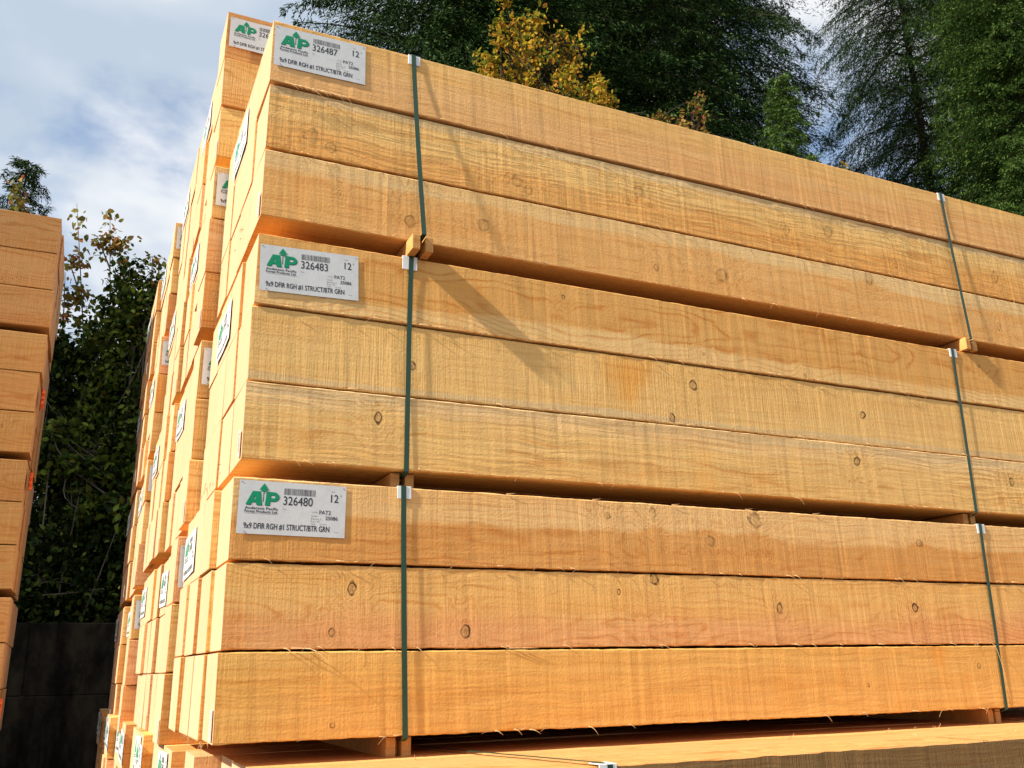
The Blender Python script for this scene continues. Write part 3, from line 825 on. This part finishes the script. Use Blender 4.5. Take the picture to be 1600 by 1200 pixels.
def wall_material():
    m = bpy.data.materials.new('old_concrete'); m.use_nodes = True
    t = NT(m.node_tree); b = t.n['Principled BSDF']
    P = t.n.new('ShaderNodeTexCoord').outputs['Object']
    a = t.noise(t.vm('MULTIPLY', P, (3.6, 3.6, 1.6)), 1.0, 6, 0.7)
    d = t.noise(t.vm('MULTIPLY', P, (9, 9, 0.8)), 1.0, 4, 0.6)
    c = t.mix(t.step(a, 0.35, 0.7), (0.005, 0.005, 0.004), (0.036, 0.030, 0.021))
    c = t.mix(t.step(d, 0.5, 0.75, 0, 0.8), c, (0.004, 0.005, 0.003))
    t.l.new(c, b.inputs['Base Color']); b.inputs['Roughness'].default_value = 0.95; b.inputs['Specular IOR Level'].default_value = 0.05
    return m


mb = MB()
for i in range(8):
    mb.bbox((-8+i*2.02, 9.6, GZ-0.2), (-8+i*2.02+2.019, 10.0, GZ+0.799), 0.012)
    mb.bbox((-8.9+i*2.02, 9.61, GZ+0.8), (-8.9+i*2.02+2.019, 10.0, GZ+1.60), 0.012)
tag(obj('concrete_wall', mb.mesh('concrete_wall', [wall_material()])), 'dark concrete block wall in deep shade below the bushes', 'wall')

# ------------------------------------------------------------------ vegetation


def leaf_material(name, stops, trans=0.25, rough=0.6, spec=0.06):
    m = bpy.data.materials.new(name); m.use_nodes = True
    t = NT(m.node_tree); b = t.n['Principled BSDF']
    g = t.n.new('ShaderNodeNewGeometry')
    rp = t.n.new('ShaderNodeValToRGB'); t.l.new(g.outputs['Random Per Island'], rp.inputs[0])
    cr = rp.color_ramp
    while len(cr.elements) < len(stops): cr.elements.new(0.5)
    for i, (p, c) in enumerate(stops):
        cr.elements[i].position = p; cr.elements[i].color = tuple(c)+(1,)
    P = t.n.new('ShaderNodeTexCoord').outputs['Object']
    nz = t.noise(P, 0.9, 3, 0.6)
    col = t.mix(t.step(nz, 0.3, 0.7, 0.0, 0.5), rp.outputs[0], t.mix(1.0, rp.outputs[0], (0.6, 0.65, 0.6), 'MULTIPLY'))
    t.l.new(col, b.inputs['Base Color']); b.inputs['Roughness'].default_value = rough
    b.inputs['Specular IOR Level'].default_value = spec
    tr = t.n.new('ShaderNodeBsdfTranslucent'); t.l.new(col, tr.inputs[0])
    mx_ = t.n.new('ShaderNodeMixShader'); mx_.inputs[0].default_value = trans
    t.l.new(b.outputs[0], mx_.inputs[1]); t.l.new(tr.outputs[0], mx_.inputs[2])
    t.l.new(mx_.outputs[0], t.n['Material Output'].inputs[0])
    return m


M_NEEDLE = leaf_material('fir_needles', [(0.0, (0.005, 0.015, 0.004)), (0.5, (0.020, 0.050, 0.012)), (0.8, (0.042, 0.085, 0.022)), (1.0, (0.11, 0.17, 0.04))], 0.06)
M_NEEDLE_B = leaf_material('sunlit_fir_needles', [(0.0, (0.010, 0.030, 0.007)), (0.45, (0.034, 0.072, 0.014)), (0.8, (0.075, 0.125, 0.026)), (1.0, (0.15, 0.22, 0.045))], 0.12)  # brighter needle copy: sunlight on the right-hand fir put into its colour
M_NEEDLE_Y = leaf_material('young_fir_needles', [(0.0, (0.03, 0.07, 0.015)), (0.5, (0.07, 0.14, 0.03)), (1.0, (0.15, 0.22, 0.05))], 0.15)
M_BARK = mat_simple('bark', (0.045, 0.032, 0.024), 0.95, 0.1, (25, 0.8, 0.02))
M_TWIG = mat_simple('pale_twig', (0.16, 0.13, 0.10), 0.9, 0.1)
M_YEL = leaf_material('yellow_leaves', [(0.0, (0.05, 0.09, 0.015)), (0.25, (0.20, 0.21, 0.025)), (0.6, (0.55, 0.37, 0.035)), (1.0, (0.55, 0.23, 0.04))], 0.35)
M_GRN = leaf_material('green_leaves', [(0.0, (0.006, 0.016, 0.004)), (0.45, (0.05, 0.09, 0.014)), (0.8, (0.19, 0.24, 0.035)), (1.0, (0.16, 0.14, 0.03))], 0.3)
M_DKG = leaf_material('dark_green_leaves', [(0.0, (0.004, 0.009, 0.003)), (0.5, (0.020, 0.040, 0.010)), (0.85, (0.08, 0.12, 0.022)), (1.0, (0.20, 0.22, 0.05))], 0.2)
M_TIP = leaf_material('turning_leaves', [(0.0, (0.10, 0.12, 0.03)), (0.5, (0.24, 0.20, 0.04)), (0.85, (0.42, 0.22, 0.06)), (1.0, (0.40, 0.09, 0.05))], 0.35)


def frames(d, ref):
    d = d/np.linalg.norm(d, axis=-1, keepdims=True)
    s = np.cross(d, ref); n = np.linalg.norm(s, axis=-1, keepdims=True); s = s/np.maximum(n, 1e-6)
    return d, s


def blades(P, D, S, L, Wd):
    """rhombic blades: base P, direction D, side S, lengths L, widths Wd"""
    L = L[:, None]; Wd = Wd[:, None]
    a = P; b = P+D*L*0.45+S*Wd/2; c = P+D*L; d = P+D*L*0.45-S*Wd/2
    V = np.stack([a, b, c, d], 1).reshape(-1, 3)
    F = np.arange(len(P)*4).reshape(-1, 4)
    return V, F


def conifer(pos, h, rmax, seed, label, nbr=120, mat=None, droop=0.45, zmin=0.05, ztop=1.0, sprig=0.072, dens=1.0, group='tall firs behind the stacks', width=0.019, space=0.115, tmax=0.95, hang=0.55, curtain=3.2):
    rg = np.random.default_rng(seed)
    root = empty('fir_tree', pos); tag(root, label, 'tree', group)
    mb = MB()
    lean = rg.uniform(-0.01, 0.01, 2)
    mb.tube([(lean[0]*z*h, lean[1]*z*h, z*h) for z in np.linspace(0, 1, 9)], [max(0.012, 0.0055*h*(1-0.97*z)) for z in np.linspace(0, 1, 9)], 8)
    Ps, Ds, Ss, Ls, Ws = [], [], [], [], []
    up = np.array([0, 0, 1.0])
    for i in range(nbr):
        q0 = (i+rg.random())/nbr
        u = zmin+(ztop-zmin)*q0/0.85 if q0 < 0.85 and ztop < 1 else (ztop+(1-ztop)*(q0-0.85)/0.15 if ztop < 1 else zmin+(1-zmin)*q0)
        z = h*u; L = rmax*(1-u)**0.75*rg.uniform(0.6, 1.12)+0.12
        az = i*2.399+rg.uniform(-0.5, 0.5)
        hd = np.array([math.cos(az), math.sin(az), 0]); sd = np.array([-hd[1], hd[0], 0])
        ns = max(4, int(L/space*dens))
        s = np.linspace(0.03, 1, ns)
        rise = rg.uniform(0.0, 0.28); dr = droop*rg.uniform(0.7, 1.3)
        sw = rg.uniform(-0.2, 0.2)
        b0 = np.array([lean[0]*z, lean[1]*z, z])
        spine = b0+hd*(L*s)[:, None]+up*(rise*L*s-dr*L*s*s)[:, None]+sd*(sw*L*s*s)[:, None]
        sp = spine[::max(1, ns//6)]
        mb.tube([tuple(b0)]+[tuple(p) for p in sp], [max(0.004, (0.006+0.009*L)*(1-k/(len(sp)+1))) for k in range(len(sp)+1)], 4)
        for side in (-1, 1):
            tl = np.minimum(tmax, 0.10+0.32*L*(1-s)**0.7)*rg.uniform(0.5, 1.15, ns)
            td = hd*0.55+sd*side*rg.uniform(0.3, 1.0, ns)[:, None]+up*rg.uniform(-0.9, 0.0, ns)[:, None]
            td /= np.linalg.norm(td, axis=1, keepdims=True)
            nk = 10
            q = (np.arange(nk)+0.5)/nk
            pts = spine[:, None, :]+td[:, None, :]*(tl[:, None]*q)[:, :, None]+up*(-hang*tl[:, None]*q*q)[:, :, None]
            keep = rg.random(ns) > 0.10
            pts = pts[keep].reshape(-1, 3); d0 = np.repeat(td[keep], nk, 0)+up*(-2*hang*np.tile(q, keep.sum()))[:, None]*0.6
            for fan in (-0.8, 0.0, 0.8):
                s2 = np.cross(d0, up); s2 /= np.maximum(np.linalg.norm(s2, axis=1, keepdims=True), 1e-6)
                dd = d0+s2*fan+rg.normal(0, 0.25, d0.shape)+up*-0.15
                dd, ss = frames(dd, up+rg.normal(0, 0.5, d0.shape))
                Ps.append(pts+rg.normal(0, 0.018, pts.shape)); Ds.append(dd); Ss.append(ss)
                Ls.append(sprig*rg.uniform(0.6, 1.5, len(pts))); Ws.append(np.full(len(pts), width)*rg.uniform(0.7, 1.3, len(pts)))
    # long hanging sprays close the inside of the crown
    up_ = np.array([0, 0, 1.0])
    for i in range(int(nbr*curtain)):
        z = h*(zmin+(min(ztop, 0.97)-zmin)*rg.random()); L = rmax*(1-z/h)**0.75*0.85
        az = rg.uniform(0, 2*math.pi); m = 210
        rc = L*math.sqrt(rg.uniform(0.02, 0.9)); o_ = np.array([math.cos(az), math.sin(az), 0]); t_ = np.array([-o_[1], o_[0], 0])
        a1 = rg.normal(0, 0.33, m); a2 = rg.normal(0, 0.16, m)
        pts = o_*(rc+a1)[:, None]+t_*a2[:, None]+up_*(z-0.3*rc-0.45*a1-0.9*np.abs(a2)+rg.normal(0, 0.035, m))[:, None]
        dd = o_*0.8+t_*(np.sign(a2)*rg.uniform(0.1, 1.0, m))[:, None]-up_*rg.uniform(0.1, 1.1, m)[:, None]+rg.normal(0, 0.2, (m, 3))
        dd, ss = frames(dd, up_+rg.normal(0, 0.6, (m, 3)))
        Ps.append(pts); Ds.append(dd); Ss.append(ss); Ls.append(rg.uniform(0.05, 0.12, m)); Ws.append(rg.uniform(0.012, 0.026, m))
    V, F = blades(np.concatenate(Ps), np.concatenate(Ds), np.concatenate(Ss), np.concatenate(Ls), np.concatenate(Ws))
    obj('trunk', mb.mesh('fir_trunk', [M_BARK]), root)
    obj('crown', big_mesh('fir_crown', V, F, [mat or M_NEEDLE]), root)
    return root


def leaves(centres, radii, n, size, rg, flat=0.6):
    """leaf quads (folded) scattered in clumps"""
    idx = rg.integers(0, len(centres), n)
    d = rg.normal(0, 1, (n, 3)); d /= np.linalg.norm(d, axis=1, keepdims=True)
    P = centres[idx]+d*(radii[idx]*rg.random(n)**0.45)[:, None]
    D = rg.normal(0, 1, (n, 3))+np.array([0, 0, -0.4])
    D, S = frames(D, rg.normal(0, flat, (n, 3))+np.array([0, 0, 1.0]))
    Nn = np.cross(S, D)
    L = (size*rg.uniform(0.6, 1.35, n))[:, None]; W = L*0.62
    a = P; c = P+D*L
    b1 = P+D*L*0.30+S*W*0.5+Nn*L*0.10; b2 = P+D*L*0.66+S*W*0.40+Nn*L*0.06
    d1 = P+D*L*0.30-S*W*0.5+Nn*L*0.10; d2 = P+D*L*0.66-S*W*0.40+Nn*L*0.06
    V = np.stack([a, b1, b2, c, d2, d1], 1).reshape(-1, 3)
    k = np.arange(n)[:, None]*6
    F = np.concatenate([k+np.array([[0, 1, 2, 3]]), k+np.array([[0, 3, 4, 5]])], 0)
    return V, F


def broadleaf(name, pos, blobs, n, size, mat, seed, label, cat='bush', group=None, clump=0.28, nclump=140, stems=6, twig=None, shoots=(), flat=0.6):
    """blobs: ellipsoids (dx, dy, dz, rx, ry, rz) relative to pos; shoots: thin leafy stems (points, leaf count)"""
    rg = np.random.default_rng(seed)
    root = empty(name, pos); tag(root, label, cat, group)
    cs = []
    B = np.array(blobs, float); vol = (B[:, 3]*B[:, 4]*B[:, 5])**(1/1.5); pr = vol/vol.sum()
    for i in range(nclump):
        b = B[rg.choice(len(B), p=pr)]
        d = rg.normal(0, 1, 3); d /= np.linalg.norm(d)
        cs.append(b[:3]+d*b[3:]*rg.random()**0.4)
    cs = np.array(cs); rr = clump*rg.uniform(0.5, 1.3, len(cs))
    V, F = leaves(cs, rr, n, size, rg, flat)
    mb = MB()
    pr_ = rg.permutation(len(cs))
    for i in range(stems):
        c = cs[pr_[i % len(cs)]]
        p0 = np.array([rg.uniform(-0.25, 0.25), rg.uniform(-0.2, 0.2), 0])
        mid = (p0+c)/2+rg.normal(0, 0.18, 3)*[1, 1, 0.3]
        pts = [tuple((1-s)**2*p0+2*s*(1-s)*mid+s*s*c) for s in np.linspace(0, 1, 8)]
        H = max(c[2], 0.5)
        mb.tube(pts, [0.0028*H*(1-0.8*s)+0.004 for s in np.linspace(0, 1, 8)], 6)
    for i in range(stems, min(len(cs), stems*9)):
        c = cs[pr_[i]]; o = cs[pr_[rg.integers(0, stems)]]
        mid = (c+o)/2+rg.normal(0, 0.15, 3)
        mb.tube([tuple((1-s)**2*o+2*s*(1-s)*mid+s*s*c) for s in np.linspace(0, 1, 6)], [0.012, 0.010, 0.008, 0.007, 0.005, 0.004], 5)
    Vs, Fs = [V], [F]; off = len(V)
    tips_V, tips_F = [], []; toff = 0
    for pts, cnt, sz in shoots:
        pts = [np.array(p, float) for p in pts]
        mb.tube([tuple(p) for p in pts], [0.014*(1-0.75*k/(len(pts)-1)) for k in range(len(pts))], 5)
        c2 = []
        for k in range(cnt):
            s = rg.random()**0.7*(len(pts)-1); a = int(min(s, len(pts)-2)); p = pts[a]+(pts[a+1]-pts[a])*(s-a)
            c2.append(p)
        v, f = leaves(np.array(c2), np.full(len(c2), 0.13), cnt*7, sz, rg, 1.0)
        tips_V.append(v); tips_F.append(f+toff); toff += len(v)
    obj('branches', mb.mesh('branches', [twig or M_BARK]), root)
    obj('foliage', big_mesh('foliage', V, F, [mat]), root)
    if tips_V:
        obj('shoot_leaves', big_mesh('shoot_leaves', np.concatenate(tips_V), np.concatenate(tips_F), [M_TIP]), root)
    return root


def ground_at(px, Y):
    p = at(px, 600, Y); return (p.x, p.y, GZ)


# tall conifers to the right, behind the stacks
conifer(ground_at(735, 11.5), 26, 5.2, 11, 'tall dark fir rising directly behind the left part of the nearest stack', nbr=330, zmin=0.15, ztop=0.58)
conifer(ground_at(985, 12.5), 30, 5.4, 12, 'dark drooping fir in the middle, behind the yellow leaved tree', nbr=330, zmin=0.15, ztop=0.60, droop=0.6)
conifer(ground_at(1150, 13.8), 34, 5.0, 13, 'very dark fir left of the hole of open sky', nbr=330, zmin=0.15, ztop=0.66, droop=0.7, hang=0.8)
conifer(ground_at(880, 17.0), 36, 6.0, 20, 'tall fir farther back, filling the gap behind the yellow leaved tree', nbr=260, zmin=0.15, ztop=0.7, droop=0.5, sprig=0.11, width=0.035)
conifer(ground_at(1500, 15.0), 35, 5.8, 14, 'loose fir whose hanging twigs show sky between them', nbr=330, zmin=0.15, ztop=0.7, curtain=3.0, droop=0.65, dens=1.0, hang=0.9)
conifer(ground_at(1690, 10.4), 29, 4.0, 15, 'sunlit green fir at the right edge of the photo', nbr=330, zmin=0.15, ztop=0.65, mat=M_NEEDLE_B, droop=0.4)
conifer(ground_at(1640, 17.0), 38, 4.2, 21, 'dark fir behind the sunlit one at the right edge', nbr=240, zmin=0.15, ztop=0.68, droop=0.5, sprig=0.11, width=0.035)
pz = at(1215, 118, 7.0)
conifer((pz.x, pz.y, GZ), pz.z-GZ, 1.15, 16, 'small pointed young fir standing in front of the dark firs', nbr=190, zmin=0.3, mat=M_NEEDLE_Y, curtain=0, droop=0.15, sprig=0.06, group='young firs', width=0.014, space=0.07, hang=0.3)
pz = at(38, 252, 12.0)
conifer((pz.x, pz.y, GZ), pz.z-GZ, 1.5, 17, 'sparse fir top showing above the stack at the left edge', nbr=120, zmin=0.35, droop=0.1, sprig=0.07, dens=0.8, group='young firs', curtain=0, hang=0.2, width=0.014)
# unseen firs added outside the left edge to shade the wall and bushes
conifer((-7.5, 9.6, GZ), 12.5, 2.9, 18, 'unseen fir added for shade beyond the left edge of the photo', nbr=90, zmin=0.1, sprig=0.18, dens=0.6, width=0.06, curtain=2.0, group='added shading firs at the far left')
conifer((-11.0, 9.0, GZ), 15.0, 3.4, 19, 'farther unseen fir added for shade beyond the left edge of the photo', nbr=90, zmin=0.1, sprig=0.18, dens=0.6, width=0.06, curtain=2.0, group='added shading firs at the far left')

# yellow maple and small autumn shrubs above the top timber
y0 = 6.6
p = at(850, 600, y0); base = Vector((p.x, p.y, GZ))
bl = []
for (px, py, r_) in ((790, 40, 0.22), (800, 95, 0.40), (850, 130, 0.50), (890, 75, 0.30), (915, 150, 0.40), (835, 30, 0.20), (765, 105, 0.22), (870, 200, 0.7), (785, -10, 0.14), (945, 165, 0.2), (905, 45, 0.10), (820, 60, 0.3), (780, 150, 0.3)):
    q = at(px, py, y0)-base; bl.append((q.x, q.y, q.z, r_, r_, r_*0.9))
broadleaf('yellow_tree', base, bl, 5200, 0.066, M_YEL, 31, 'yellow and orange leaved tree showing above the top timber', 'tree', nclump=190, clump=0.14, stems=9)
p = at(1080, 600, 6.8); base = Vector((p.x, p.y, GZ)); bl = []
for (px, py, r_) in ((1085, 160, 0.13), (1075, 200, 0.25), (1030, 185, 0.14), (1100, 190, 0.16), (1075, 230, 0.4), (1092, 128, 0.06)):
    q = at(px, py, 6.8)-base; bl.append((q.x, q.y, q.z, r_, r_, r_))
broadleaf('autumn_shrub', base, bl, 700, 0.065, M_TIP, 32, 'small orange twigs poking up right of the yellow tree', 'shrub', nclump=50, clump=0.10, stems=5)
p = at(1305, 600, 6.8); base = Vector((p.x, p.y, GZ)); bl = []
for (px, py, r_) in ((1305, 250, 0.10), (1320, 262, 0.10), (1300, 290, 0.25)):
    q = at(px, py, 6.8)-base; bl.append((q.x, q.y, q.z, r_, r_, r_))
broadleaf('autumn_shrub', base, bl, 220, 0.065, M_TIP, 33, 'tiny tuft of orange leaves below the hole of open sky', 'shrub', nclump=20, clump=0.09, stems=3)

# bushes in the gap between the left stack and the others


def bush(pxs, Y, n, size, mat, seed, label, shoots=(), nclump=200, clump=0.28, px0=None, stems=10, flat=0.6, twig=None):
    p = at(px0 or pxs[0][0], 600, Y); base = Vector((p.x, p.y, GZ)); bl = []
    for (px, py, r_, rz) in pxs:
        q = at(px, py, Y)-base; bl.append((q.x, q.y, q.z, r_, r_*0.8, rz))
    sh = []
    for pts, cnt, sz in shoots:
        sh.append(([tuple(at(a, b_, Y)-base) for a, b_ in pts], cnt, sz))
    return broadleaf('leafy_bush', base, bl, n, size, mat, seed, label, 'bush', 'bushes in the gap between the stacks', clump, nclump, stems, twig or M_TWIG, sh, flat)


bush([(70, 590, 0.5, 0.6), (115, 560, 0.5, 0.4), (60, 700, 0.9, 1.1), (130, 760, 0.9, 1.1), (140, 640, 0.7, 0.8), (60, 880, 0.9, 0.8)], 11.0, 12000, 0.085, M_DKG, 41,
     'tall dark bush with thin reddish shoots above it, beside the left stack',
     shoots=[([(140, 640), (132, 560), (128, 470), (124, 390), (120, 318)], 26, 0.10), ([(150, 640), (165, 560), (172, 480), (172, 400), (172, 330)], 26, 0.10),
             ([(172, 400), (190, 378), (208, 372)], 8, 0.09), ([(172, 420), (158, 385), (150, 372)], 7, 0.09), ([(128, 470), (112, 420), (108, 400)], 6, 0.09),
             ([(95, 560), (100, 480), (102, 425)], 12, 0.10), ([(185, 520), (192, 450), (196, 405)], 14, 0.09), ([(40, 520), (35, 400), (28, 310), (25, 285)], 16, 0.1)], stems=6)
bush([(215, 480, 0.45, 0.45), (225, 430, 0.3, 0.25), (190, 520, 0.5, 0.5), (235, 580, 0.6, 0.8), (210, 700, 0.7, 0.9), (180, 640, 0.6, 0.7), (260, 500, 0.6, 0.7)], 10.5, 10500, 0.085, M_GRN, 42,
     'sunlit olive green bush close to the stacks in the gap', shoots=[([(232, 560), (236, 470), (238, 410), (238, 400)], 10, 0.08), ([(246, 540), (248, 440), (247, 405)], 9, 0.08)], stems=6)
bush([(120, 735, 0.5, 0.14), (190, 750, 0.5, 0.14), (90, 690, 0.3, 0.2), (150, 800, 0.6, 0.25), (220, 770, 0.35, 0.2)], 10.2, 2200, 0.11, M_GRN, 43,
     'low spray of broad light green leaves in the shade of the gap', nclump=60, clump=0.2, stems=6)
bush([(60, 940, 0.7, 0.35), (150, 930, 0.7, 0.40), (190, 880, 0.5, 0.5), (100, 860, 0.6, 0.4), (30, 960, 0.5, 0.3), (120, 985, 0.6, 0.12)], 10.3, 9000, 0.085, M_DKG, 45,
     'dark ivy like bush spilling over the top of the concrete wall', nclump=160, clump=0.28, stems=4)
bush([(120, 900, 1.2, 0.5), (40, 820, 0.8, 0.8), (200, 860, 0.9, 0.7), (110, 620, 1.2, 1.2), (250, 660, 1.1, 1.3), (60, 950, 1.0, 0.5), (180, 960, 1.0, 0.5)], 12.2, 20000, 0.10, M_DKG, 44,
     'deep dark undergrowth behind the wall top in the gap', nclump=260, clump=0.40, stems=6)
